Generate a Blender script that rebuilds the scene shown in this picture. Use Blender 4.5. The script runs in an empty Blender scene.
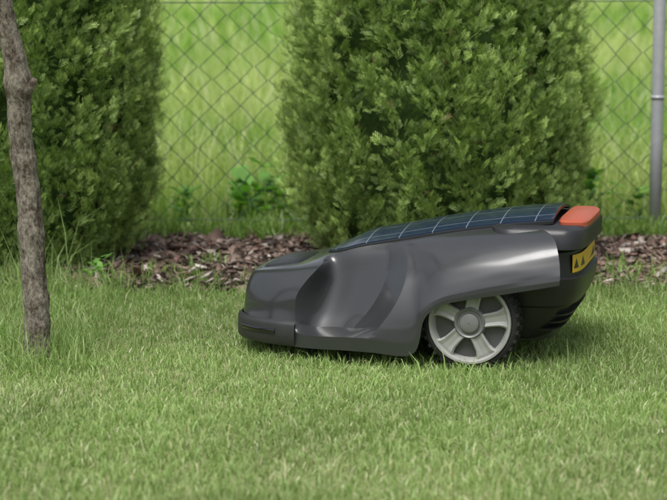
import bpy, math, random
import numpy as np
from mathutils import Vector, Matrix
rng = np.random.default_rng(7)
random.seed(7)
scene = bpy.context.scene

# ------------------------------------------------------------------ helpers
def link(o, parent=None):
    scene.collection.objects.link(o)
    if parent is not None:
        o.parent = parent
    return o

def fast_mesh(name, verts, face_groups, mat, cols=None, smooth=False, parent=None):
    me = bpy.data.meshes.new(name)
    verts = np.ascontiguousarray(verts, dtype=np.float32)
    me.vertices.add(len(verts))
    me.vertices.foreach_set("co", verts.ravel())
    loops = np.concatenate([f.ravel() for f in face_groups]).astype(np.int32)
    tot = np.concatenate([np.full(len(f), f.shape[1]) for f in face_groups])
    start = np.concatenate([[0], np.cumsum(tot)[:-1]]).astype(np.int32)
    me.loops.add(len(loops))
    me.loops.foreach_set("vertex_index", loops)
    me.polygons.add(len(start))
    me.polygons.foreach_set("loop_start", start)
    me.update(calc_edges=True)
    if cols is not None:
        at = me.color_attributes.new("tint", 'FLOAT_COLOR', 'POINT')
        c = np.ones((len(verts), 4), dtype=np.float32)
        c[:, :3] = cols
        at.data.foreach_set("color", c.ravel())
    if smooth:
        me.polygons.foreach_set("use_smooth", np.ones(len(start), dtype=bool))
    me.materials.append(mat)
    o = bpy.data.objects.new(name, me)
    return link(o, parent)

def new_mat(name):
    m = bpy.data.materials.new(name)
    m.use_nodes = True
    nt = m.node_tree
    return m, nt, nt.nodes["Principled BSDF"]

def simple_mat(name, col, rough=0.5, metal=0.0, coat=0.0, bump=0.0, bscale=200, var=0.0, spec=0.5, dust=0.0):
    m, nt, b = new_mat(name)
    b.inputs["Base Color"].default_value = (*col, 1)
    b.inputs["Roughness"].default_value = rough
    b.inputs["Metallic"].default_value = metal
    b.inputs["Coat Weight"].default_value = coat
    b.inputs["Coat Roughness"].default_value = 0.13
    b.inputs["Specular IOR Level"].default_value = spec
    tc = nt.nodes.new("ShaderNodeTexCoord")
    if bump > 0 or var > 0:
        n = nt.nodes.new("ShaderNodeTexNoise")
        n.inputs["Scale"].default_value = bscale
        n.inputs["Detail"].default_value = 5
        nt.links.new(tc.outputs["Object"], n.inputs["Vector"])
        if bump > 0:
            bp = nt.nodes.new("ShaderNodeBump")
            bp.inputs["Strength"].default_value = bump
            bp.inputs["Distance"].default_value = 0.002
            nt.links.new(n.outputs["Fac"], bp.inputs["Height"])
            nt.links.new(bp.outputs["Normal"], b.inputs["Normal"])
        if var > 0:
            mx = nt.nodes.new("ShaderNodeMix"); mx.data_type = 'RGBA'
            mx.inputs["A"].default_value = (*[c*(1-var) for c in col], 1)
            mx.inputs["B"].default_value = (*[min(1, c*(1+var)) for c in col], 1)
            nt.links.new(n.outputs["Fac"], mx.inputs["Factor"])
            nt.links.new(mx.outputs["Result"], b.inputs["Base Color"])
    if dust > 0:
        n = nt.nodes.new("ShaderNodeTexNoise"); n.inputs["Scale"].default_value = 14; n.inputs["Detail"].default_value = 9; n.inputs["Roughness"].default_value = .7
        nt.links.new(tc.outputs["Object"], n.inputs["Vector"])
        sep = nt.nodes.new("ShaderNodeSeparateXYZ"); nt.links.new(tc.outputs["Object"], sep.inputs[0])
        mr = nt.nodes.new("ShaderNodeMapRange"); mr.inputs["From Min"].default_value = .02; mr.inputs["From Max"].default_value = .16
        mr.inputs["To Min"].default_value = dust*2; mr.inputs["To Max"].default_value = dust*.2
        nt.links.new(sep.outputs["Z"], mr.inputs["Value"])
        mu = nt.nodes.new("ShaderNodeMath"); mu.operation = 'MULTIPLY'
        nt.links.new(n.outputs["Fac"], mu.inputs[0]); nt.links.new(mr.outputs[0], mu.inputs[1])
        mx = nt.nodes.new("ShaderNodeMix"); mx.data_type = 'RGBA'
        mx.inputs["A"].default_value = (*col, 1); mx.inputs["B"].default_value = (.20, .19, .15, 1)
        nt.links.new(mu.outputs[0], mx.inputs["Factor"]); nt.links.new(mx.outputs["Result"], b.inputs["Base Color"])
        m2 = nt.nodes.new("ShaderNodeMapRange"); m2.inputs["From Min"].default_value = .35; m2.inputs["From Max"].default_value = .7
        m2.inputs["To Min"].default_value = rough*.9; m2.inputs["To Max"].default_value = rough*1.2
        nt.links.new(n.outputs["Fac"], m2.inputs["Value"]); nt.links.new(m2.outputs[0], b.inputs["Roughness"])
    return m

def leaf_mat(name, trans=0.35, gloss=0.05, tmul=(1.2, 1.4, 0.6)):
    """light-weight foliage shader: diffuse + translucent (+ a little sheen)"""
    m = bpy.data.materials.new(name); m.use_nodes = True
    nt = m.node_tree; nt.nodes.remove(nt.nodes["Principled BSDF"])
    at = nt.nodes.new("ShaderNodeAttribute"); at.attribute_name = "tint"
    d = nt.nodes.new("ShaderNodeBsdfDiffuse"); nt.links.new(at.outputs["Color"], d.inputs["Color"])
    last = d.outputs[0]
    if trans > 0:
        t = nt.nodes.new("ShaderNodeBsdfTranslucent")
        mul = nt.nodes.new("ShaderNodeMix"); mul.data_type = 'RGBA'; mul.blend_type = 'MULTIPLY'
        mul.inputs["Factor"].default_value = 1
        mul.inputs["B"].default_value = (*tmul, 1)
        nt.links.new(at.outputs["Color"], mul.inputs["A"])
        nt.links.new(mul.outputs["Result"], t.inputs["Color"])
        mx = nt.nodes.new("ShaderNodeMixShader"); mx.inputs[0].default_value = trans
        nt.links.new(last, mx.inputs[1]); nt.links.new(t.outputs[0], mx.inputs[2]); last = mx.outputs[0]
    if gloss > 0:
        g = nt.nodes.new("ShaderNodeBsdfGlossy"); g.inputs["Roughness"].default_value = .45
        g.inputs["Color"].default_value = (.8, .85, .8, 1)
        mx = nt.nodes.new("ShaderNodeMixShader"); mx.inputs[0].default_value = gloss
        nt.links.new(last, mx.inputs[1]); nt.links.new(g.outputs[0], mx.inputs[2]); last = mx.outputs[0]
    nt.links.new(last, nt.nodes["Material Output"].inputs["Surface"])
    return m

def vnoise(x, y, s, seed=0):
    r = np.random.default_rng(seed).random((64, 64))
    X = x*s + 100.3; Y = y*s + 57.7
    xi = np.floor(X).astype(int); yi = np.floor(Y).astype(int)
    fx = X-xi; fy = Y-yi
    fx = fx*fx*(3-2*fx); fy = fy*fy*(3-2*fy)
    g = lambda a, b: r[a % 64, b % 64]
    return (g(xi, yi)*(1-fx)+g(xi+1, yi)*fx)*(1-fy)+(g(xi, yi+1)*(1-fx)+g(xi+1, yi+1)*fx)*fy

def empty(name, loc):
    e = bpy.data.objects.new(name, None); e.location = loc; e.empty_display_size = .2
    return link(e)

# ------------------------------------------------------------------ ground
FENCE_Y = 5.98
def ground_material():
    m, nt, b = new_mat("ground_soil_grass")
    tc = nt.nodes.new("ShaderNodeTexCoord")
    n1 = nt.nodes.new("ShaderNodeTexNoise"); n1.inputs["Scale"].default_value = 1.3; n1.inputs["Detail"].default_value = 8
    n2 = nt.nodes.new("ShaderNodeTexNoise"); n2.inputs["Scale"].default_value = 60; n2.inputs["Detail"].default_value = 6
    nt.links.new(tc.outputs["Object"], n1.inputs["Vector"]); nt.links.new(tc.outputs["Object"], n2.inputs["Vector"])
    lawn = nt.nodes.new("ShaderNodeMix"); lawn.data_type = 'RGBA'
    lawn.inputs["A"].default_value = (0.12, 0.17, 0.055, 1); lawn.inputs["B"].default_value = (0.30, 0.32, 0.15, 1)
    nt.links.new(n2.outputs["Fac"], lawn.inputs["Factor"])
    mead = nt.nodes.new("ShaderNodeMix"); mead.data_type = 'RGBA'
    mead.inputs["A"].default_value = (0.20, 0.34, 0.06, 1); mead.inputs["B"].default_value = (0.38, 0.45, 0.15, 1)
    nt.links.new(n1.outputs["Fac"], mead.inputs["Factor"])
    sep = nt.nodes.new("ShaderNodeSeparateXYZ"); nt.links.new(tc.outputs["Object"], sep.inputs[0])
    mr = nt.nodes.new("ShaderNodeMapRange")
    mr.inputs["From Min"].default_value = FENCE_Y-0.1; mr.inputs["From Max"].default_value = FENCE_Y+0.6
    nt.links.new(sep.outputs["Y"], mr.inputs["Value"])
    mx = nt.nodes.new("ShaderNodeMix"); mx.data_type = 'RGBA'
    nt.links.new(mr.outputs["Result"], mx.inputs["Factor"])
    nt.links.new(lawn.outputs["Result"], mx.inputs["A"]); nt.links.new(mead.outputs["Result"], mx.inputs["B"])
    nt.links.new(mx.outputs["Result"], b.inputs["Base Color"])
    b.inputs["Roughness"].default_value = 0.95
    return m
gm = ground_material()
S = 250.0
fast_mesh("ground", np.array([[-S, -S, 0], [S, -S, 0], [S, S, 0], [-S, S, 0]]), [np.array([[0, 1, 2, 3]])], gm)

# ------------------------------------------------------------------ grass blades
def blades(name, P, h, w, lean, col_base, col_tip, mat, az=None, parent=None):
    n = len(P)
    yaw = rng.uniform(0, 2*np.pi, n)
    az = rng.uniform(0, 2*np.pi, n) if az is None else az
    side = np.stack([np.cos(yaw), np.sin(yaw), np.zeros(n)], 1)*(w/2)[:, None]
    ld = np.stack([np.cos(az), np.sin(az), np.zeros(n)], 1)
    up = np.array([0, 0, 1.0])
    mid = P + ld*(lean*0.35*h)[:, None] + up*(h*0.58*np.cos(lean*0.4))[:, None]
    tip = P + ld*(lean*h)[:, None] + up*(h*np.clip(1.0-0.45*lean**2, 0.08, 1))[:, None]
    V = np.empty((n, 5, 3))
    V[:, 0] = P-side; V[:, 1] = P+side
    V[:, 2] = mid-side*0.8; V[:, 3] = mid+side*0.8; V[:, 4] = tip
    C = np.empty((n, 5, 3))
    C[:, 0] = C[:, 1] = col_base
    C[:, 2] = C[:, 3] = 0.4*col_base+0.6*col_tip
    C[:, 4] = col_tip
    b = (np.arange(n)*5)[:, None]
    quads = b+np.array([[0, 1, 3, 2]]); tris = b+np.array([[2, 3, 4]])
    return fast_mesh(name, V.reshape(-1, 3), [quads, tris], mat, C.reshape(-1, 3), parent=parent)

grass_mat = leaf_mat("grass_blade", 0.25, 0.04)

def lawn():
    n = 300000
    y = rng.uniform(2.3, 5.15, n); x = rng.uniform(-1, 1, n)*(1.05+0.22*(y-2.2)+0.15)
    edge = 5.0+0.10*(vnoise(x, y*0, 2.2, 3)-0.5)+0.12*(vnoise(x, y*0, 9, 4)-.5)+.05*rng.normal(0, .6, n)
    patch = vnoise(x, y, 2.3, 1)*0.45+vnoise(x, y, 6, 2)*0.35+vnoise(x, y, 15, 6)*.2
    keep = (y < edge) & (rng.random(n) < 0.52+0.65*patch)
    x, y, patch = x[keep], y[keep], patch[keep]
    n = len(x)
    clump = vnoise(x, y, 26, 8)
    h = rng.uniform(0.011, 0.029, n)*(0.6+0.7*clump)*(.75+.5*patch)
    dt = np.hypot(x+0.62, (y-4.05))
    h *= 1+2.2*np.exp(-(dt/0.13)**2)*rng.random(n)
    h *= 1+2.0*np.exp(-((y-5.0)/0.13)**2)*rng.random(n)
    h *= 1+1.3*(x < -0.5)*(y > 3.9)*rng.random(n)
    h *= 1+1.3*(rng.random(n) < .02)
    w = rng.uniform(0.0013, 0.0029, n)
    lean = np.abs(rng.normal(0.52, 0.4, n)).clip(0, 1.35)
    t = rng.random(n)[:, None]
    base = np.array([0.14, 0.21, 0.06])*(1-t)+np.array([0.21, 0.28, 0.105])*t
    tip = np.array([0.23, 0.37, 0.09])*(1-t)+np.array([0.42, 0.56, 0.21])*t
    dry = ((0.08+0.30*np.clip((3.5-y)/0.8, 0, 1)+0.55*np.clip(.47-patch, 0, 1)) > rng.random(n)*1.3)[:, None]
    straw = np.array([0.62, 0.59, 0.34])*(0.7+0.5*rng.random((n, 1)))
    tip = np.where(dry, 0.45*tip+0.55*straw, tip); base = np.where(dry, straw*0.6, base)
    f = (0.82+0.36*vnoise(x, y, 4, 11))[:, None]
    P = np.stack([x, y, np.full(n, 0.0)], 1)
    blades("lawn_grass", P, h, w, lean, base*f, tip*f, grass_mat)
    n = 9000
    y = rng.uniform(2.2, 4.95, n); x = rng.uniform(-1, 1, n)*(1.05+0.22*(y-2.2)+0.35)
    P = np.stack([x, y, rng.uniform(0.004, 0.016, n)], 1)
    c = np.array([0.56, 0.54, 0.36])*(0.6+0.6*rng.random((n, 1)))
    blades("grass_clippings", P, rng.uniform(0.006, 0.020, n), rng.uniform(0.001, 0.002, n), rng.uniform(1.1, 1.4, n), c, c, grass_mat)
lawn()

def lawn_rest():
    n = 50000
    x = rng.uniform(-4, 4, n); y = rng.uniform(0.0, 5.05, n)
    inside = (y > 2.3) & (np.abs(x) < 1.05+0.22*(y-2.2)+0.15)
    x, y = x[~inside], y[~inside]; n = len(x)
    t = rng.random(n)[:, None]
    tip = np.array([0.23, 0.35, 0.09])*(1-t)+np.array([0.38, 0.49, 0.18])*t
    blades("lawn_grass.001", np.stack([x, y, x*0], 1), rng.uniform(0.015, 0.03, n), rng.uniform(0.004, 0.008, n),
           np.abs(rng.normal(0.5, 0.3, n)).clip(0, 1.2), tip*0.6, tip, grass_mat)
lawn_rest()

def meadow():
    Ps, hs, ws, cb, ct = [], [], [], [], []
    for (y0, y1, n, hmin, hmax, wmin, wmax) in [(6.0, 9, 42000, .10, .32, .004, .008), (9, 16, 32000, .15, .36, .007, .014), (16, 60, 34000, .2, .45, .02, .05)]:
        y = rng.uniform(y0, y1, n); x = rng.uniform(-1, 1, n)*(1.6+0.26*y)
        p = vnoise(x, y*.6, 1.1, 21)*0.55+vnoise(x, y, 3.1, 22)*0.45
        h = rng.uniform(hmin, hmax, n)*(0.5+0.9*p)
        h *= np.clip(0.45+(y-6.0)*0.6, 0.45, 1)
        far = np.exp(-((y-27)/7)**2)
        t = np.clip((p-.5)*3.2+.45-.55*far+rng.normal(0, .2, n), 0, 1)[:, None]
        tip = np.array([0.21, 0.39, 0.065])*(1-t)+np.array([0.56, 0.63, 0.26])*t
        tip = np.where(rng.random((n, 1)) < 0.15, np.array([0.72, 0.72, 0.50]), tip)
        base = np.array([0.13, 0.25, 0.045])*(1-t)+np.array([0.30, 0.39, 0.12])*t
        Ps.append(np.stack([x, y, x*0], 1)); hs.append(h); ws.append(rng.uniform(wmin, wmax, n)); cb.append(base); ct.append(tip)
    n = sum(map(len, hs))
    blades("meadow_grass", np.concatenate(Ps), np.concatenate(hs), np.concatenate(ws),
           np.abs(rng.normal(.3, .25, n)).clip(0, 1.1), np.concatenate(cb), np.concatenate(ct), leaf_mat("meadow_blade", 0.3, 0.0))
meadow()

# ------------------------------------------------------------------ mulch bed
def mulch():
    m, nt, b = new_mat("mulch_soil")
    n = nt.nodes.new("ShaderNodeTexNoise"); n.inputs["Scale"].default_value = 35; n.inputs["Detail"].default_value = 8
    tc = nt.nodes.new("ShaderNodeTexCoord"); nt.links.new(tc.outputs["Object"], n.inputs["Vector"])
    cr = nt.nodes.new("ShaderNodeValToRGB")
    cr.color_ramp.elements[0].color = (0.035, 0.026, 0.021, 1); cr.color_ramp.elements[1].color = (0.18, 0.135, 0.105, 1)
    nt.links.new(n.outputs["Fac"], cr.inputs[0]); nt.links.new(cr.outputs[0], b.inputs["Base Color"])
    b.inputs["Roughness"].default_value = 0.95
    nx, ny = 220, 20
    xs = np.linspace(-4.5, 4.5, nx); ys = np.linspace(0, 1, ny)
    X, T = np.meshgrid(xs, ys)
    front = 4.98+0.10*(vnoise(X, X*0, 2.2, 3)-.5)
    Y = front+T*(5.93-front)
    Z = 0.004+0.014*np.sin(np.pi*np.clip(T, 0, 1))**0.7+0.012*vnoise(X, Y, 10, 5)*np.sin(np.pi*T)
    V = np.stack([X, Y, Z], 2).reshape(-1, 3)
    I, J = np.meshgrid(np.arange(nx-1), np.arange(ny-1)); a = (J*nx+I).ravel()
    bed = fast_mesh("mulch_bed", V, [np.stack([a, a+1, a+1+nx, a+nx], 1)], m, smooth=True)
    n = 16000
    x = rng.uniform(-2.6, 2.6, n); front = 4.98+0.10*(vnoise(x, x*0, 2.2, 3)-.5)
    T = rng.random(n); y = front-0.05+T*(5.93-front)
    z = 0.005+0.014*np.sin(np.pi*np.clip(T, 0.02, 1))**0.7+rng.uniform(0, 0.020, n)
    L = rng.uniform(0.004, 0.017, n)*(1+1.0*rng.random(n)**6); W = L*rng.uniform(0.25, 0.75, n); H = rng.uniform(0.001, 0.003, n)
    cube = np.array([[-1, -1, -1], [1, -1, -1], [1, 1, -1], [-1, 1, -1], [-1, -1, 1], [1, -1, 1], [1, 1, 1], [-1, 1, 1]], float)
    loc = cube[None]*np.stack([L, W, H], 1)[:, None]
    loc[:, :, :2] *= rng.uniform(0.5, 1.15, (n, 8, 1))
    a = rng.uniform(0, 2*np.pi, n); tx = rng.normal(0, .38, n); ty = rng.normal(0, .38, n)
    ca, sa = np.cos(a), np.sin(a)
    Xr = loc[..., 0]*ca[:, None]-loc[..., 1]*sa[:, None]; Yr = loc[..., 0]*sa[:, None]+loc[..., 1]*ca[:, None]
    Zr = loc[..., 2]+Xr*tx[:, None]+Yr*ty[:, None]
    V = np.stack([Xr+x[:, None], Yr+y[:, None], Zr+z[:, None]], 2)
    pal = np.array([[.20, .14, .11], [.13, .09, .072], [.27, .205, .17], [.40, .34, .30], [.07, .05, .042], [.24, .15, .12], [.50, .45, .40]])
    c = pal[rng.choice(7, n, p=[.23, .22, .19, .10, .13, .08, .05])]*(0.7+0.6*rng.random((n, 1)))
    C = np.repeat(c[:, None], 8, 1).reshape(-1, 3)
    fc = np.array([[0, 3, 2, 1], [4, 5, 6, 7], [0, 1, 5, 4], [1, 2, 6, 5], [2, 3, 7, 6], [3, 0, 4, 7]])
    F = ((np.arange(n)*8)[:, None, None]+fc[None]).reshape(-1, 4)
    fast_mesh("bark_chips", V.reshape(-1, 3), [F], leaf_mat("bark_chip", 0.0, 0.02), C, parent=bed)
    n = 10000
    k = 190
    cx = rng.uniform(-2.5, 2.5, k); cy = np.where(rng.random(k) < .62, rng.uniform(5.76, 6.05, k), rng.uniform(4.95, 5.32, k))
    q = rng.integers(0, k, n)
    x = cx[q]+rng.normal(0, .032, n); y = cy[q]+rng.normal(0, .028, n)
    t = rng.random((n, 1)); tip = np.array([.18, .35, .06])*(1-t)+np.array([.34, .48, .13])*t
    hh = rng.uniform(.02, .10, n)*np.where(cy[q] < 5.5, .6, 1)
    blades("weed_tufts", np.stack([x, y, np.full(n, .01)], 1), hh, rng.uniform(.002, .005, n),
           np.abs(rng.normal(.5, .3, n)).clip(0, 1.2), tip*.6, tip, grass_mat)
mulch()

def weed_plant(name, loc, n, size, seed):
    r = np.random.default_rng(seed)
    az = r.uniform(0, 2*np.pi, n); z = r.uniform(.15, 1, n)*size
    o = np.stack([r.normal(0, .012, n), r.normal(0, .012, n), z*.8], 1)
    d = np.stack([np.cos(az), np.sin(az), r.uniform(.1, .8, n)], 1); d /= np.linalg.norm(d, axis=1)[:, None]
    s = np.cross(d, [0, 0, 1.]); s /= np.linalg.norm(s, axis=1)[:, None]
    L = r.uniform(.25, .5, n)[:, None]*size
    V = np.stack([o, o+d*L*.35+s*L*.2, o+d*L*.75+s*L*.16, o+d*L-np.array([0, 0, .1])*L, o+d*L*.75-s*L*.16, o+d*L*.35-s*L*.2], 1)
    col = np.array([.17, .36, .07])*(.7+.7*r.random((n, 1)))
    F = (np.arange(n)*6)[:, None]+np.arange(6)[None]
    ob = fast_mesh(name, V.reshape(-1, 3), [F], grass_mat, np.repeat(col, 6, 0)); ob.location = loc
for i, (lx, ly, n, sz) in enumerate([(-.28, 6.10, 40, .20), (-.46, 6.12, 34, .15), (-.15, 6.15, 30, .17), (-.60, 5.02, 22, .09), (-.70, 4.14, 16, .07), (.93, 6.12, 26, .16), (-.22, 6.22, 30, .24), (.80, 6.2, 26, .2)]):
    weed_plant("broadleaf_weed" if i == 0 else "broadleaf_weed.%03d" % i, (lx, ly, .005), n, sz, 40+i)

# ------------------------------------------------------------------ thuja
thuja_mat = leaf_mat("thuja_foliage", 0.0, 0.035)
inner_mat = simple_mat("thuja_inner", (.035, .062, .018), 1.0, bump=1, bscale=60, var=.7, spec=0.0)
def spray_template():
    V, F, tipf = [], [], []
    def rh(p, ang, L, w):
        d = np.array([math.cos(ang), math.sin(ang)]); s = np.array([-d[1], d[0]])
        i = len(V)
        for q, tf in ((p, 0), (p+d*L*.6+s*w, .6), (p+d*L, 1), (p+d*L*.6-s*w, .6)):
            V.append([q[0], q[1], -0.18*(q[0]**2)+0.30*abs(q[1])]); tipf.append(min(1, 0.40*q[0]+0.66*tf))
        F.append([i, i+1, i+2, i+3])
    rh(np.array([.15, 0.]), 0, 0.85, .026)
    for k in range(4):
        xx = 0.08+k*0.20
        for sgn in (-1, 1):
            L = 0.56*(1-xx*.5)
            p = np.array([xx+(0.10 if sgn > 0 else 0), 0])
            ang = sgn*(0.72-0.12*xx)
            rh(p, ang, L, .029)
    return np.array(V), np.array(F), np.array(tipf)

def thuja_mesh(name, R, H, seed, parent, nplume=1500, per=17):
    r = np.random.default_rng(seed)
    TV, TF, TT = spray_template()
    zk = np.array([0, .05, .18, .4, .75, 1.1, 1.5, 1.8, 2.0])/2.0*H
    rk = np.array([.66, .83, .97, 1.0, .92, .78, .50, .26, .05])*R
    zz = r.uniform(0, H, nplume*4); rr = np.interp(zz, zk, rk)
    sel = r.random(len(zz)) < rr/R
    zz = zz[sel][:nplume]; rr = rr[sel][:nplume]; n = len(zz)
    th = r.uniform(0, 2*np.pi, n)
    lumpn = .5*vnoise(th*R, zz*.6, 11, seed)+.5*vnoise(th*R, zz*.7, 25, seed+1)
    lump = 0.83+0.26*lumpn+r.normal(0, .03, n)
    out = np.stack([np.cos(th), np.sin(th), np.zeros(n)], 1)
    up = np.array([0, 0, 1.])
    tang = np.cross(up, out)
    tip = out*(rr*lump)[:, None]+up*(zz+0.03)[:, None]
    pd = out*.45+up*(.95+r.normal(0, .13, (n, 1)))+tang*r.normal(0, .28, (n, 1))
    pd /= np.linalg.norm(pd, axis=1)[:, None]
    PL = r.uniform(.06, .14, n)
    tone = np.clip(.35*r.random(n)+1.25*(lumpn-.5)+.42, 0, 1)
    fa = r.uniform(0, np.pi, n)
    fs = tang*np.cos(fa)[:, None]+np.cross(pd, tang)*np.sin(fa)[:, None]
    q = np.repeat(np.arange(n), per)
    s = r.random(len(q))**0.7
    side = r.choice([-1, 1], len(q))
    o = tip[q]-pd[q]*((1-s)*PL[q])[:, None]+r.normal(0, .009, (len(q), 3))
    spread = (0.9*(1-s)+.12)*side
    d = pd[q]*np.cos(spread)[:, None]+fs[q]*np.sin(spread)[:, None]+r.normal(0, .2, (len(q), 3))
    d /= np.linalg.norm(d, axis=1)[:, None]
    sd = fs[q]+r.normal(0, .6, (len(q), 3))
    sd -= d*np.sum(sd*d, 1)[:, None]; sd /= np.linalg.norm(sd, axis=1)[:, None]
    nn = np.cross(d, sd)
    nn *= np.sign(nn[:, 2:3]+1e-6)
    L = r.uniform(.018, .036, len(q))
    V = o[:, None]+L[:, None, None]*(TV[None, :, 0:1]*d[:, None]+TV[None, :, 1:2]*sd[:, None]+TV[None, :, 2:3]*nn[:, None])
    V[..., 2] = np.maximum(V[..., 2], 0.004)
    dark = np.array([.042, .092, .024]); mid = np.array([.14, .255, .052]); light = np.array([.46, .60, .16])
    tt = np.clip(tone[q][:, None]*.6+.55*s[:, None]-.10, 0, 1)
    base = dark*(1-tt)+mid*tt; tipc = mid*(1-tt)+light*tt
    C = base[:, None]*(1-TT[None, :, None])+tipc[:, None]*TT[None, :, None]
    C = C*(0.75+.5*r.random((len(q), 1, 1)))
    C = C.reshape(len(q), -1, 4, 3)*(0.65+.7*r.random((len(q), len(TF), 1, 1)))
    C = C.reshape(len(q), -1, 3)
    brown = r.random(len(q)) < .006
    C[brown] = np.array([.20, .13, .07])
    F = (np.arange(len(q))*len(TV))[:, None, None]+TF[None]
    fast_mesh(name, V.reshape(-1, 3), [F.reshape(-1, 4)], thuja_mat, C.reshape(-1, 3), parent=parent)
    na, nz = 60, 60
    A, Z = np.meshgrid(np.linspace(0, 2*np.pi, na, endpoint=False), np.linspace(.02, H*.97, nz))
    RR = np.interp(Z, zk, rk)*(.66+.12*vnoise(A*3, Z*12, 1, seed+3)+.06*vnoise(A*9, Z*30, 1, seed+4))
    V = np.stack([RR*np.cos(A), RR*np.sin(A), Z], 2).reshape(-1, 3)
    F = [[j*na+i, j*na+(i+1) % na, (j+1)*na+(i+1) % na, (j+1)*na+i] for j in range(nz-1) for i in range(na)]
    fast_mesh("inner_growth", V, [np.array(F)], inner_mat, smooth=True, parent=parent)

def tube(name, pts, rad, mat, parent=None, seg=12, rough=0.0, seed=0):
    r = np.random.default_rng(seed)
    pts = np.array(pts, float); n = len(pts)
    V = []
    ph = r.uniform(0, 6.28, 4)
    for i in range(n):
        d = pts[min(i+1, n-1)]-pts[max(i-1, 0)]; d /= np.linalg.norm(d)
        u = np.cross(d, [0, 1, 0.01]); u /= np.linalg.norm(u); v = np.cross(d, u)
        for k in range(seg):
            a = 2*math.pi*k/seg
            rr = rad[i]*(1+rough*(0.5*math.sin(3*a+ph[0]+i*.11)+.35*math.sin(7*a+ph[1]-i*.23)+.5*r.normal()))
            V.append(pts[i]+rr*(math.cos(a)*u+math.sin(a)*v))
    F = [[i*seg+k, i*seg+(k+1) % seg, (i+1)*seg+(k+1) % seg, (i+1)*seg+k] for i in range(n-1) for k in range(seg)]
    V.append(pts[0]); V.append(pts[-1])
    T = [[(k+1) % seg, k, n*seg] for k in range(seg)]+[[(n-1)*seg+k, (n-1)*seg+(k+1) % seg, n*seg+1] for k in range(seg)]
    return fast_mesh(name, np.array(V), [np.array(F), np.array(T)], mat, smooth=True, parent=parent)

def bark():
    m, nt, b = new_mat("young_tree_bark")
    tc = nt.nodes.new("ShaderNodeTexCoord")
    mp = nt.nodes.new("ShaderNodeMapping"); mp.inputs["Scale"].default_value = (1, 1, .6)
    nt.links.new(tc.outputs["Object"], mp.inputs[0])
    n = nt.nodes.new("ShaderNodeTexNoise"); n.inputs["Scale"].default_value = 130; n.inputs["Detail"].default_value = 9; n.inputs["Roughness"].default_value = .78
    n3 = nt.nodes.new("ShaderNodeTexNoise"); n3.inputs["Scale"].default_value = 38; n3.inputs["Detail"].default_value = 8; n3.inputs["Roughness"].default_value = .8
    for q in (n, n3): nt.links.new(mp.outputs[0], q.inputs["Vector"])
    cr = nt.nodes.new("ShaderNodeValToRGB")
    cr.color_ramp.elements[0].position = .36; cr.color_ramp.elements[0].color = (.11, .085, .065, 1)
    cr.color_ramp.elements[1].position = .62; cr.color_ramp.elements[1].color = (.58, .53, .44, 1)
    nt.links.new(n.outputs["Fac"], cr.inputs[0])
    mx = nt.nodes.new("ShaderNodeMix"); mx.data_type = 'RGBA'; mx.blend_type = 'MULTIPLY'
    c2 = nt.nodes.new("ShaderNodeValToRGB"); c2.color_ramp.elements[0].position = .41; c2.color_ramp.elements[0].color = (.27, .21, .165, 1)
    c2.color_ramp.elements[1].position = .53; c2.color_ramp.elements[1].color = (1.0, .99, .97, 1)
    nt.links.new(n3.outputs["Fac"], c2.inputs[0])
    mx.inputs["Factor"].default_value = 1
    nt.links.new(cr.outputs[0], mx.inputs["A"]); nt.links.new(c2.outputs[0], mx.inputs["B"])
    nt.links.new(mx.outputs["Result"], b.inputs["Base Color"])
    ad = nt.nodes.new("ShaderNodeMath"); ad.operation = 'MULTIPLY_ADD'; ad.inputs[1].default_value = 1.6
    nt.links.new(n3.outputs["Fac"], ad.inputs[0]); nt.links.new(n.outputs["Fac"], ad.inputs[2])
    bp = nt.nodes.new("ShaderNodeBump"); bp.inputs["Strength"].default_value = 1.0; bp.inputs["Distance"].default_value = .009
    nt.links.new(ad.outputs[0], bp.inputs["Height"]); nt.links.new(bp.outputs[0], b.inputs["Normal"])
    b.inputs["Roughness"].default_value = .9
    return m
bark_mat = bark()

for i, (x, y, R, H, sd) in enumerate([(-.87, 5.40, .40, 2.05, 3), (.285, 5.50, .42, 2.1, 5), (1.38, 5.48, .39, 1.6, 9)]):
    e = empty("thuja_tree" if i == 0 else "thuja_tree.%03d" % i, (x, y, 0.015))
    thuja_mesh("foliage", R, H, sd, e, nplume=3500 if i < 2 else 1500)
    tube("trunk", [(0, 0, -.05), (.004, 0, .5), (0, .005, 1.2), (0, 0, H*.95)], [.03, .025, .018, .004], bark_mat, e)

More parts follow.
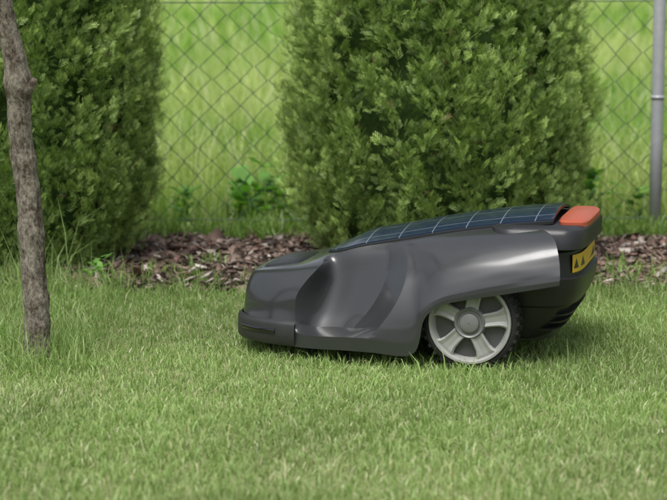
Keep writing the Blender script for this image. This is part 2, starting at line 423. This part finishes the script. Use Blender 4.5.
# ------------------------------------------------------------------ young tree (trunk at left)
def young_tree():
    e = empty("young_fruit_tree", (-.606, 4.03, 0))
    k = np.array([(0, 362), (-1, 300), (-4, 240), (-9, 180), (-12, 130), (-13, 90), (-17, 60), (-23, 30), (-27, 0), (-33, -60), (-34, -160), (-30, -300), (-32, -450), (-28, -600)], float)
    X = k[:, 0]/489; Z = (362-k[:, 1])/489
    R = np.array([27, 24.5, 24, 23.5, 23, 24, 22.5, 21, 20, 19, 17, 13, 9, 4])/489/2
    zz = np.linspace(-.03, Z[-1], 260)
    pts = np.stack([np.interp(zz, Z, X)+.0018*np.sin(zz*23), .01*np.sin(zz*5), zz], 1)
    rr = np.interp(zz, Z, R)
    rr *= 1+.28*np.exp(-((zz-.0)/.02)**2)
    rr *= 1+.24*np.exp(-((zz-.575)/.022)**2)+.14*np.exp(-((zz-.27)/.02)**2)+.12*np.exp(-((zz-.42)/.015)**2)+.1*np.exp(-((zz-.13)/.012)**2)
    tube("trunk", pts, rr, bark_mat, e, seg=36, rough=.06, seed=4)
    tube("pruned_stub", [(-.025, -.005, .545), (-.006, -.012, .562), (.004, -.015, .576), (.008, -.016, .585)], [.013, .011, .008, .005], bark_mat, e, rough=.1)
    tube("knot", [(-.03, -.0, .66), (-.052, -.015, .672), (-.064, -.018, .68)], [.012, .010, .007], bark_mat, e, rough=.1, seed=2)
    r = np.random.default_rng(12)
    ends = []
    for i in range(13):
        z0 = r.uniform(1.05, 1.85); a = i*2.4; L = r.uniform(.35, .6)*(2.3-z0)
        x0 = np.interp(z0, Z, X)
        d = np.array([math.cos(a), math.sin(a), .9])
        p = [np.array([x0, 0, z0])+d*L*t+np.array([0, 0, .1*t*t]) for t in np.linspace(0, 1, 8)]
        tube("branch_%d" % i, p, np.linspace(.009, .002, 8), bark_mat, e, seg=8, rough=.05)
        ends += p[2:]
    ends = np.array(ends); n = 1500
    c = ends[r.integers(0, len(ends), n)]+r.normal(0, .05, (n, 3))
    d = r.normal(0, 1, (n, 3)); d /= np.linalg.norm(d, axis=1)[:, None]
    s = np.cross(d, r.normal(0, 1, (n, 3))); s /= np.linalg.norm(s, axis=1)[:, None]
    L = r.uniform(.03, .055, n)[:, None]
    V = np.stack([c, c+d*L*.3+s*L*.25, c+d*L*.7+s*L*.22, c+d*L, c+d*L*.7-s*L*.22, c+d*L*.3-s*L*.25], 1)
    col = (np.array([.08, .16, .04])*(.7+.7*r.random((n, 1))))
    fast_mesh("leaves", V.reshape(-1, 3), [(np.arange(n)*6)[:, None]+np.arange(6)[None]], grass_mat, np.repeat(col, 6, 0), parent=e)
young_tree()

# ------------------------------------------------------------------ chain link fence
def fence():
    e = empty("chain_link_fence", (0, FENCE_Y, 0))
    wire = simple_mat("fence_wire_green", (.095, .15, .125), .45, spec=.5)
    w = .040
    cu = bpy.data.curves.new("mesh_wires", 'CURVE'); cu.dimensions = '3D'; cu.bevel_depth = .0016; cu.bevel_resolution = 0
    nst = 32
    for i in range(-75, 76):
        sp = cu.splines.new('POLY'); sp.points.add(nst)
        par = i % 2
        for j in range(nst+1):
            o = (j+par) % 2
            x = (i+o)*w; yy = .0018*(1 if o else -1)
            jx = .0035*math.sin(i*1.7+j*.9)+.006*math.sin(i*.21+j*.17); jz = .003*math.sin(i*.8+j*2.1)+.008*math.sin(i*.13+j*.3)
            sp.points[j].co = (x+jx, yy+.012*math.sin(x*2.1), .03+j*w+jz, 1)
    cu.materials.append(wire)
    link(bpy.data.objects.new("mesh_wires", cu), e)
    for z in (.06, .71, 1.29):
        tube("tension_wire", [(-3.05, 0.004, z), (-1.5, .004, z-.004), (0, .004, z-.006), (1, .004, z), (3.05, .004, z)], [.0018]*5, wire, e, seg=6)
    galv = simple_mat("galvanised_post", (.56, .58, .62), .45, metal=.15, bump=.2, bscale=60, var=.15)
    for k, x in enumerate((-1.55, .965, 3.05)):
        tube("post_%d" % k, [(x, -.022, -.05), (x, -.022, .3), (x, -.022, .9), (x, -.022, 1.36)], [.0185]*4, galv, e, seg=24)
        tube("post_cap_%d" % k, [(x, -.022, 1.355), (x, -.022, 1.375), (x, -.022, 1.385)], [.022, .021, .008], wire, e, seg=24)
        for z in (.42, 1.0):
            tube("post_band_%d" % k, [(x, -.022, z), (x, -.022, z+.010)], [.0200, .0200], galv, e, seg=24)
fence()

# ------------------------------------------------------------------ distant tree ring added out of view, darkens horizon reflected in the shell
def distant():
    r = np.random.default_rng(5)
    n = 22000
    a = r.uniform(0, 2*np.pi, n)
    top = 5+5*vnoise(a*10, a*0, 1.5, 31)+2*vnoise(a*10, a*0, 6, 32)
    z = top*r.random(n)**.8
    R = 62+r.normal(0, 1.8, n)
    c = np.stack([R*np.cos(a), R*np.sin(a), z], 1)
    d = r.normal(0, 1, (n, 3)); d /= np.linalg.norm(d, axis=1)[:, None]
    s = np.cross(d, r.normal(0, 1, (n, 3))); s /= np.linalg.norm(s, axis=1)[:, None]
    L = r.uniform(.3, .7, n)[:, None]
    V = np.stack([c-d*L, c+s*L*.6, c+d*L, c-s*L*.6], 1)
    col = np.array([.05, .085, .025])*(.6+.9*r.random((n, 1)))
    fast_mesh("added_tree_ring", V.reshape(-1, 3), [(np.arange(n)*4)[:, None]+np.arange(4)[None]], thuja_mat, np.repeat(col, 4, 0))
distant()

# ------------------------------------------------------------------ robot mower
YAW = math.radians(166)
mower = empty("robotic_lawn_mower", (.332, 4.185, 0.0))
mower.rotation_euler = (0, 0, YAW)

shell_mat = simple_mat("graphite_shell_paint", (.029, .031, .035), .36, metal=.2, coat=.85, dust=.05)
black_mat = simple_mat("black_plastic", (.014, .014, .016), .42, bump=.15, bscale=900)
cap_mat = simple_mat("dark_grey_plastic", (.018, .019, .022), .38, bump=.08, bscale=900, dust=.04)
bumper_mat = simple_mat("bumper_plastic", (.018, .019, .022), .45, bump=.1, bscale=900, dust=.08)
rubber = simple_mat("tyre_rubber", (.020, .019, .018), .85, bump=.3, bscale=400, var=.3)
rim_mat = simple_mat("rim_silver_plastic", (.36, .36, .345), .42, metal=.15, var=.18, bscale=40)
rimback_mat = simple_mat("rim_recess_grey", (.075, .075, .072), .55, var=.2, bscale=40)
hub_mat = simple_mat("hub_cap_grey", (.20, .205, .20), .42, metal=.15, var=.15, bscale=60)
orange = simple_mat("orange_red_plastic", (.38, .075, .035), .42, coat=.15)

G = [
 [(-.085,.150,.288),(-.140,.190,.284),(-.165,.225,.270),(-.175,.248,.250),(-.180,.258,.230),(-.182,.264,.215),(-.183,.268,.205),(-.183,.270,.195),(-.182,.270,.186)],
 [(-.050,.148,.284),(-.090,.190,.278),(-.115,.226,.263),(-.120,.250,.241),(-.125,.262,.220),(-.127,.268,.205),(-.127,.270,.195),(-.127,.272,.185),(-.127,.272,.175)],
 [(.000,.147,.277),(-.030,.188,.270),(-.050,.225,.253),(-.060,.250,.230),(-.063,.263,.210),(-.065,.269,.193),(-.065,.272,.183),(-.065,.273,.173),(-.065,.273,.163)],
 [(.050,.146,.269),(.030,.185,.260),(.012,.222,.241),(.005,.248,.218),(.000,.262,.195),(.000,.269,.178),(.000,.272,.168),(.003,.273,.158),(.005,.273,.150)],
 [(.100,.145,.260),(.085,.180,.250),(.070,.215,.229),(.060,.242,.204),(.055,.258,.180),(.053,.266,.163),(.053,.270,.153),(.054,.271,.144),(.055,.271,.136)],
 [(.135,.144,.253),(.120,.175,.243),(.105,.206,.220),(.095,.232,.192),(.093,.250,.164),(.093,.261,.142),(.092,.267,.128),(.091,.269,.117),(.088,.270,.107)],
 [(.155,.142,.249),(.138,.172,.237),(.122,.202,.214),(.115,.229,.184),(.114,.247,.150),(.115,.259,.118),(.116,.265,.088),(.115,.268,.060),(.112,.268,.035)],
 [(.170,.141,.246),(.150,.171,.233),(.138,.200,.210),(.136,.227,.179),(.145,.244,.146),(.162,.254,.114),(.184,.259,.084),(.205,.261,.062),(.205,.260,.033)],
 [(.195,.139,.241),(.186,.155,.226),(.182,.168,.197),(.190,.178,.163),(.206,.186,.129),(.225,.193,.100),(.246,.204,.071),(.258,.251,.0605),(.258,.251,.033)],
 [(.255,.135,.229),(.250,.146,.211),(.248,.154,.183),(.253,.162,.153),(.263,.169,.123),(.275,.176,.095),(.287,.187,.069),(.296,.246,.059),(.296,.246,.032)],
 [(.310,.130,.212),(.303,.138,.197),(.302,.146,.172),(.309,.154,.145),(.318,.163,.118),(.328,.173,.093),(.337,.186,.068),(.342,.239,.058),(.342,.240,.032)],
 [(.335,.126,.204),(.324,.160,.200),(.330,.184,.189),(.350,.201,.165),(.368,.210,.136),(.371,.213,.106),(.369,.218,.080),(.366,.229,.062),(.366,.230,.032)],
 [(.380,.123,.189),(.386,.146,.187),(.398,.166,.176),(.416,.180,.151),(.427,.188,.124),(.427,.193,.100),(.422,.201,.080),(.416,.215,.064),(.413,.215,.032)],
 [(.433,.117,.180),(.448,.136,.175),(.460,.149,.160),(.468,.157,.137),(.472,.162,.115),(.472,.165,.095),(.471,.172,.080),(.470,.186,.065),(.467,.186,.032)],
 [(.472,.103,.174),(.487,.112,.168),(.496,.118,.151),(.502,.122,.130),(.504,.125,.109),(.505,.128,.093),(.506,.131,.080),(.511,.136,.065),(.508,.136,.032)],
 [(.480,.050,.174),(.496,.053,.168),(.505,.056,.151),(.511,.059,.130),(.514,.061,.109),(.516,.063,.093),(.518,.065,.080),(.523,.067,.065),(.520,.067,.032)],
 [(.482,.000,.174),(.498,.000,.168),(.507,.000,.151),(.514,.000,.130),(.517,.000,.109),(.519,.000,.093),(.521,.000,.080),(.526,.000,.065),(.523,.000,.032)],
]
G = np.array(G)

def cr_eval(P, sub, axis, crease=()):
    P = np.moveaxis(P, axis, 0); n = len(P); out = []
    for i in range(n-1):
        p1, p2 = P[i], P[i+1]
        c1 = i in crease; c2 = (i+1) in crease
        p0 = P[i-1] if (i > 0 and not c1) else 2*P[i]-P[i+1]
        p3 = P[i+2] if (i+2 < n and not c2) else 2*P[i+1]-P[i]
        for k in range(sub):
            t = k/sub
            out.append(.5*((2*p1)+(-p0+p2)*t+(2*p0-5*p1+4*p2-p3)*t*t+(-p0+3*p1-3*p2+p3)*t**3))
    out.append(P[-1])
    return np.moveaxis(np.array(out), 0, axis)

def grid_faces(nu, nv, flip=False):
    I, J = np.meshgrid(np.arange(nu-1), np.arange(nv-1), indexing='ij')
    a = (I*nv+J).ravel()
    f = np.stack([a, a+1, a+nv+1, a+nv], 1)
    return f[:, ::-1] if flip else f

def top_point(r0, f):
    a = r0[..., 0]
    crown = .016*np.clip((.36-a)/.10, 0, 1)
    return np.stack([a, r0[..., 1]*f, r0[..., 2]+crown*(1-f*f)], -1)

CCOL = (7, 8, 11); CROW = (6, 7)
def build_shell():
    D = cr_eval(cr_eval(G, 8, 0, CCOL), 6, 1, CROW)
    nu, nv = D.shape[:2]
    lip = D[:, -1:].copy(); lip[..., 1] *= .975; lip[..., 2] += .001
    lip2 = lip.copy(); lip2[..., 1] *= .99; lip2[..., 2] += .02
    D = np.concatenate([D, lip, lip2], 1)
    r0 = D[:, 0]
    fs = np.linspace(0, 1, 9)[:-1]
    T = np.stack([top_point(r0, f) for f in fs], 1)
    D = np.concatenate([T, D], 1); nv = D.shape[1]
    M = D.copy(); M[..., 1] *= -1
    V = np.concatenate([D.reshape(-1, 3), M.reshape(-1, 3)])
    F = np.concatenate([grid_faces(nu, nv, False), grid_faces(nu, nv, True)+nu*nv])
    o = fast_mesh("body_shell", V, [F], shell_mat, smooth=True, parent=mower)
    import bmesh
    bm = bmesh.new(); bm.from_mesh(o.data)
    bmesh.ops.remove_doubles(bm, verts=bm.verts, dist=.0004)
    bmesh.ops.recalc_face_normals(bm, faces=bm.faces)
    bm.to_mesh(o.data); bm.free()
    o.data.set_sharp_from_angle(angle=math.radians(24))
build_shell()

# --- solar panel
def panel():
    m, nt, b = new_mat("solar_cells")
    at = nt.nodes.new("ShaderNodeAttribute"); at.attribute_name = "tint"
    sep = nt.nodes.new("ShaderNodeSeparateColor"); nt.links.new(at.outputs["Color"], sep.inputs[0])
    def line(src, mult, wid, off=.5):
        a = nt.nodes.new("ShaderNodeMath"); a.operation = 'MULTIPLY_ADD'; a.inputs[1].default_value = mult; a.inputs[2].default_value = off
        nt.links.new(src, a.inputs[0])
        f = nt.nodes.new("ShaderNodeMath"); f.operation = 'FRACT'; nt.links.new(a.outputs[0], f.inputs[0])
        l = nt.nodes.new("ShaderNodeMath"); l.operation = 'LESS_THAN'; l.inputs[1].default_value = wid
        nt.links.new(f.outputs[0], l.inputs[0]); return l.outputs[0]
    l1 = line(sep.outputs[0], 7, .03); l2 = line(sep.outputs[1], 4, .03); l3 = line(sep.outputs[1], 12, .05, .2)
    mxx = nt.nodes.new("ShaderNodeMath"); mxx.operation = 'MAXIMUM'; nt.links.new(l1, mxx.inputs[0]); nt.links.new(l2, mxx.inputs[1])
    h = nt.nodes.new("ShaderNodeMath"); h.operation = 'MULTIPLY'; h.inputs[1].default_value = .2; nt.links.new(l3, h.inputs[0])
    m2 = nt.nodes.new("ShaderNodeMath"); m2.operation = 'MAXIMUM'; nt.links.new(mxx.outputs[0], m2.inputs[0]); nt.links.new(h.outputs[0], m2.inputs[1])
    mx = nt.nodes.new("ShaderNodeMix"); mx.data_type = 'RGBA'
    mx.inputs["A"].default_value = (.010, .019, .055, 1); mx.inputs["B"].default_value = (.18, .21, .27, 1)
    nt.links.new(m2.outputs[0], mx.inputs["Factor"]); nt.links.new(mx.outputs["Result"], b.inputs["Base Color"])
    b.inputs["Roughness"].default_value = .2; b.inputs["Coat Weight"].default_value = .4; b.inputs["Specular IOR Level"].default_value = .4
    R0 = cr_eval(G[:, 0], 8, 0)
    R0 = R0[(R0[:, 0] > -.084) & (R0[:, 0] < .345)]
    ext = np.array([[-.150, .136, .2935], [-.138, .145, .293], [-.105, .148, .2895]])
    R0 = np.concatenate([ext, R0]); n = len(R0)
    def strip(frac, dz, name, mat):
        fs = np.linspace(-1, 1, 25)
        t = (R0[:, 0]-R0[0, 0])/(R0[-1, 0]-R0[0, 0])
        rnd = np.sqrt(np.clip(1-np.clip((t-.84)/.165, 0, 1)**2.2, 0.02, 1))
        V = []; C = []
        for i in range(n):
            for f in fs:
                p = top_point(R0[i], f*frac*rnd[i]); p[2] += dz
                V.append(p); C.append([t[i], f*.5*rnd[i]+.5, 0])
        V = np.array(V)
        Vb = V.copy(); Vb[:, 2] -= .006
        nv = len(fs); nb = len(V)
        rim = [i*nv for i in range(n)]+[(n-1)*nv+j for j in range(1, nv)]+[i*nv+nv-1 for i in range(n-2, -1, -1)]+[j for j in range(nv-2, 0, -1)]
        side = np.array([[rim[k], rim[(k+1) % len(rim)], rim[(k+1) % len(rim)]+nb, rim[k]+nb] for k in range(len(rim))])
        o = fast_mesh(name, np.concatenate([V, Vb]), [grid_faces(n, nv), side], mat, np.concatenate([C, C]), parent=mower, smooth=True)
        o.data.set_sharp_from_angle(angle=math.radians(35))
    strip(1.0, .0035, "panel_frame", cap_mat)
    strip(.95, .0055, "solar_panel", m)
panel()

def loft(name, rings, mat, seg=48, smooth=True):
    V = []
    for (z, a0, a1, hb, ex, *rest) in rings:
        sl = rest[0] if rest else 0
        for k in range(seg):
            t = 2*math.pi*k/seg; c, s = math.cos(t), math.sin(t)
            px = abs(c)**(2/ex)*(1 if c > 0 else -1); py = abs(s)**(2/ex)*(1 if s > 0 else -1)
            a = (a0+a1)/2+px*(a1-a0)/2
            V.append((a, py*hb, z+sl*(a-a0)))
    n = len(rings)
    F = [[i*seg+k, i*seg+(k+1) % seg, (i+1)*seg+(k+1) % seg, (i+1)*seg+k] for i in range(n-1) for k in range(seg)]
    me = bpy.data.meshes.new(name)
    me.from_pydata(V, [], F+[list(range(seg))[::-1], [(n-1)*seg+k for k in range(seg)]])
    me.materials.append(mat)
    for p in me.polygons: p.use_smooth = smooth and len(p.vertices) < 10
    o = bpy.data.objects.new(name, me); link(o, mower)
    o.data.set_sharp_from_angle(angle=math.radians(35))
    return o
loft("chassis", [(.045, -.14, .44, .14, 4), (.05, -.15, .46, .165, 4), (.11, -.15, .46, .165, 4), (.14, -.14, .44, .140, 4), (.20, -.12, .2, .13, 4)], black_mat)
loft("rear_body", [(.048, -.120, .02, .130, 4), (.060, -.145, .03, .160, 4), (.10, -.175, .03, .178, 4.5), (.125, -.188, .03, .184, 4.5),
                   (.130, -.201, .03, .190, 4.5), (.155, -.212, .03, .194, 4.5), (.185, -.216, .03, .196, 4.5), (.19, -.207, .03, .190, 4.5),
                   (.238, -.204, .03, .188, 4.5), (.248, -.19, .03, .18, 4.5)], black_mat)
loft("rear_cap", [(.241, -.205, -.02, .182, 5), (.246, -.221, -.02, .196, 5), (.274, -.223, -.02, .193, 5), (.283, -.221, -.02, .188, 5), (.289, -.212, -.03, .176, 5)], cap_mat)
loft("stop_flap", [(.285, -.220, -.156, .136, 5, .0), (.2945, -.219, -.156, .136, 5, .0), (.2985, -.213, -.159, .130, 5, .0)], orange)
for i, z in enumerate((.075, .09, .105)):
    loft("rear_rib_%d" % i, [(z, -.160-i*.010-.010, -.08, .158, 4.5), (z+.004, -.160-i*.010-.012, -.08, .161, 4.5)], cap_mat)
loft("hood_cover", [(.170, .385, .480, .098, 5), (.1855, .388, .476, .096, 5, -.12), (.1885, .394, .468, .089, 5, -.12)], cap_mat)

def follow_row(j0, off_z, i0, i1=None):
    D = cr_eval(G, 8, 0, CCOL)[i0:i1]
    rows = []
    for (off, zz) in off_z:
        p = D[:, j0].copy(); p[:, 2] = zz
        t = np.gradient(p[:, :2], axis=0); nrm = np.stack([-t[:, 1], t[:, 0]], 1); nrm /= np.linalg.norm(nrm, axis=1)[:, None]+1e-9
        sgn = np.sign(np.sum(nrm*(p[:, :2]-np.array([.2, 0])), 1))[:, None]
        p[:, :2] += nrm*sgn*off
        if i1 is None: p[-1, 1] = 0
        rows.append(p)
    A = np.stack(rows, 1); nu, nv = A.shape[:2]
    M = A.copy(); M[..., 1] *= -1
    return np.concatenate([A.reshape(-1, 3), M.reshape(-1, 3)]), [grid_faces(nu, nv), grid_faces(nu, nv, True)+nu*nv]
V, F = follow_row(7, ((-.004, .0835), (.0025, .080), (.0045, .075), (.0055, .056), (.005, .040), (.001, .033), (-.012, .031)), 11*8)
o = fast_mesh("front_bumper", V, F, bumper_mat, smooth=True, parent=mower); o.data.set_sharp_from_angle(angle=math.radians(40))
V, F = follow_row(7, ((.004, .0665), (.0072, .0655), (.0072, .0555), (.004, .0545)), 12*8-1, 13*8+5)
o = fast_mesh("sensor_lens", V, F, simple_mat("lens_gloss_black", (.006, .006, .008), .12, coat=.5), parent=mower)

def lathe(name, prof, mat, loc, seg=72, parent=mower, closed=False):
    V = []; n = len(prof)
    for (r, y) in prof:
        for k in range(seg):
            t = 2*math.pi*k/seg
            V.append((loc[0]+r*math.cos(t), loc[1]+y, loc[2]+r*math.sin(t)))
    F = [[i*seg+k, i*seg+(k+1) % seg, (i+1)*seg+(k+1) % seg, (i+1)*seg+k] for i in range(n-1) for k in range(seg)]
    if closed: F += [[(n-1)*seg+k, (n-1)*seg+(k+1) % seg, (k+1) % seg, k] for k in range(seg)]
    me = bpy.data.meshes.new(name); me.from_pydata(V, [], F); me.materials.append(mat)
    for p in me.polygons: p.use_smooth = True
    me.set_sharp_from_angle(angle=math.radians(38))
    o = bpy.data.objects.new(name, me); return link(o, parent)

def wheel(sgn, spin):
    cz = .100; y0 = sgn*.245
    f = lambda pr: [(r, sgn*y) for r, y in pr]
    L = (0, y0, cz)
    lathe("tyre", f([(.083, -.055), (.090, -.056), (.0955, -.048), (.097, -.03), (.0965, -.012), (.094, -.003), (.089, .0), (.086, -.001), (.083, -.006)]), rubber, L, closed=True)
    lathe("rim_ring", f([(.0835, -.006), (.0845, .001), (.083, .004), (.079, .004), (.076, .0), (.073, -.009), (.071, -.014)]), rim_mat, L)
    lathe("rim_back", f([(.083, -.012), (.05, -.013), (.034, -.010), (.001, -.010)]), rimback_mat, L)
    lathe("hub_cap", f([(.033, -.010), (.032, .002), (.029, .006), (.026, .004), (.024, .001), (.021, .001), (.019, .007), (.015, .009), (.001, .0095)]), hub_mat, L, seg=48)
    V = []; F = []
    for k in range(5):
        a = spin+k*2*math.pi/5; ca, sa = math.cos(a), math.sin(a)
        prof = [(.027, .0135, .002), (.045, .014, .001), (.060, .0155, .0), (.070, .019, .0), (.0765, .024, -.001)]
        i0 = len(V)
        for (r, hw, y) in prof:
            for (q, dy) in ((-1, -.010), (-1, -.001), (-.8, .0016), (-.35, -.001), (.35, -.001), (.8, .0016), (1, -.001), (1, -.010)):
                x = math.sqrt(max(r*r-(q*hw)**2, 1e-6)); z = q*hw
                V.append((x*ca-z*sa, y0+sgn*(y+dy), cz+x*sa+z*ca))
        for i in range(4):
            for j in range(7):
                F.append([i0+i*8+j, i0+i*8+j+1, i0+(i+1)*8+j+1, i0+(i+1)*8+j])
    me = bpy.data.meshes.new("spokes"); me.from_pydata(V, [], F); me.materials.append(rim_mat)
    link(bpy.data.objects.new("spokes", me), mower)
    V = []; F = []
    nl = 34
    for k in range(nl):
        for row in range(3):
            a = 2*math.pi*(k+.5*(row % 2))/nl
            yc = [-.010, -.028, -.046][row]; hw = .0075; ha = .0042
            i0 = len(V)
            for r in (.094, .1015):
                sh = 1 if r < .1 else .8
                for (da, dy) in ((-1, -1), (1, -1), (1, 1), (-1, 1)):
                    aa = a+da*sh*ha/.1; rr = r-(.002 if row != 1 else 0)
                    V.append((rr*math.cos(aa), y0+sgn*(yc+dy*sh*hw), cz+rr*math.sin(aa)))
            F += [[i0+4, i0+5, i0+6, i0+7]]+[[i0+j, i0+(j+1) % 4, i0+4+(j+1) % 4, i0+4+j] for j in range(4)]
    me = bpy.data.meshes.new("tread_lugs"); me.from_pydata(V, [], F); me.materials.append(rubber)
    link(bpy.data.objects.new("tread_lugs", me), mower)
wheel(1, math.radians(98)); wheel(-1, math.radians(70))
lathe("axle", [(.02, -.2), (.02, .2)], black_mat, (0, 0, .1), seg=20)
for s in (1, -1):
    lathe("front_caster", [(.001, -.014), (.026, -.014), (.030, -.006), (.030, .006), (.026, .014), (.001, .014)], rubber, (.36, s*.12, .030), seg=32)

def label():
    m, nt, b = new_mat("warning_label")
    at = nt.nodes.new("ShaderNodeAttribute"); at.attribute_name = "tint"
    sep = nt.nodes.new("ShaderNodeSeparateColor"); nt.links.new(at.outputs["Color"], sep.inputs[0])
    fr = nt.nodes.new("ShaderNodeMath"); fr.operation = 'MULTIPLY'; fr.inputs[1].default_value = 3; nt.links.new(sep.outputs[0], fr.inputs[0])
    f2 = nt.nodes.new("ShaderNodeMath"); f2.operation = 'FRACT'; nt.links.new(fr.outputs[0], f2.inputs[0])
    s = nt.nodes.new("ShaderNodeMath"); s.operation = 'SUBTRACT'; s.inputs[1].default_value = .5; nt.links.new(f2.outputs[0], s.inputs[0])
    ab = nt.nodes.new("ShaderNodeMath"); ab.operation = 'ABSOLUTE'; nt.links.new(s.outputs[0], ab.inputs[0])
    ml = nt.nodes.new("ShaderNodeMath"); ml.operation = 'MULTIPLY_ADD'; ml.inputs[1].default_value = 1.7; nt.links.new(ab.outputs[0], ml.inputs[0]); nt.links.new(sep.outputs[1], ml.inputs[2])
    lt = nt.nodes.new("ShaderNodeMath"); lt.operation = 'LESS_THAN'; lt.inputs[1].default_value = .80; nt.links.new(ml.outputs[0], lt.inputs[0])
    gt = nt.nodes.new("ShaderNodeMath"); gt.operation = 'GREATER_THAN'; gt.inputs[1].default_value = .22; nt.links.new(sep.outputs[1], gt.inputs[0])
    an = nt.nodes.new("ShaderNodeMath"); an.operation = 'MULTIPLY'; nt.links.new(lt.outputs[0], an.inputs[0]); nt.links.new(gt.outputs[0], an.inputs[1])
    mx = nt.nodes.new("ShaderNodeMix"); mx.data_type = 'RGBA'
    mx.inputs["A"].default_value = (.70, .42, .03, 1); mx.inputs["B"].default_value = (.03, .025, .02, 1)
    nt.links.new(an.outputs[0], mx.inputs["Factor"]); nt.links.new(mx.outputs["Result"], b.inputs["Base Color"])
    b.inputs["Roughness"].default_value = .4
    V = []; C = []
    n1 = 24
    for i in range(n1):
        t = math.radians(138+(196-138)*i/(n1-1)); c, s = math.cos(t), math.sin(t); ex = 4.5
        px = -abs(c)**(2/ex); py = abs(s)**(2/ex)*(1 if s > 0 else -1)
        a0, a1, hb = -.2065, .03, .190
        for j, z in enumerate((.196, .232)):
            V.append(((a0+a1)/2+px*((a1-a0)/2+.002), py*(hb+.002), z)); C.append((i/(n1-1), j, 0))
    fast_mesh("warning_label", np.array(V), [grid_faces(n1, 2)], m, np.array(C), parent=mower)
label()

# ------------------------------------------------------------------ camera
cam = bpy.data.cameras.new("camera"); co = bpy.data.objects.new("camera", cam); link(co)
co.location = (0, 0, .80)
co.rotation_euler = (math.radians(90-7.97), 0, 0)
cam.sensor_width = 36; cam.lens = 36*2000/667
cam.clip_end = 1000; cam.clip_start = .05
cam.dof.use_dof = True; cam.dof.focus_distance = 4.18; cam.dof.aperture_fstop = 5.6
scene.camera = co

# ------------------------------------------------------------------ light
EL, AZ = 64, 205
w = bpy.data.worlds.new("World"); scene.world = w; w.use_nodes = True
nt = w.node_tree; bg = nt.nodes["Background"]
sky = nt.nodes.new("ShaderNodeTexSky"); sky.sky_type = 'NISHITA'; sky.sun_disc = False
sky.sun_elevation = math.radians(EL); sky.sun_rotation = math.radians(AZ)
sky.dust_density = 4; sky.air_density = 1.2
hs = nt.nodes.new("ShaderNodeHueSaturation"); hs.inputs["Saturation"].default_value = .35
nt.links.new(sky.outputs[0], hs.inputs["Color"]); nt.links.new(hs.outputs[0], bg.inputs["Color"])
bg.inputs["Strength"].default_value = .15
sd = bpy.data.lights.new("sun", 'SUN'); so = bpy.data.objects.new("sun", sd); link(so)
sd.energy = 3.1; sd.angle = math.radians(34); sd.color = (1, .975, .94)
az = math.radians(AZ); el = math.radians(EL)
dirv = Vector((math.sin(az)*math.cos(el), math.cos(az)*math.cos(el), math.sin(el)))
so.rotation_euler = dirv.to_track_quat('Z', 'Y').to_euler()
scene.view_settings.view_transform = 'Standard'; scene.view_settings.look = 'None'; scene.view_settings.exposure = 0
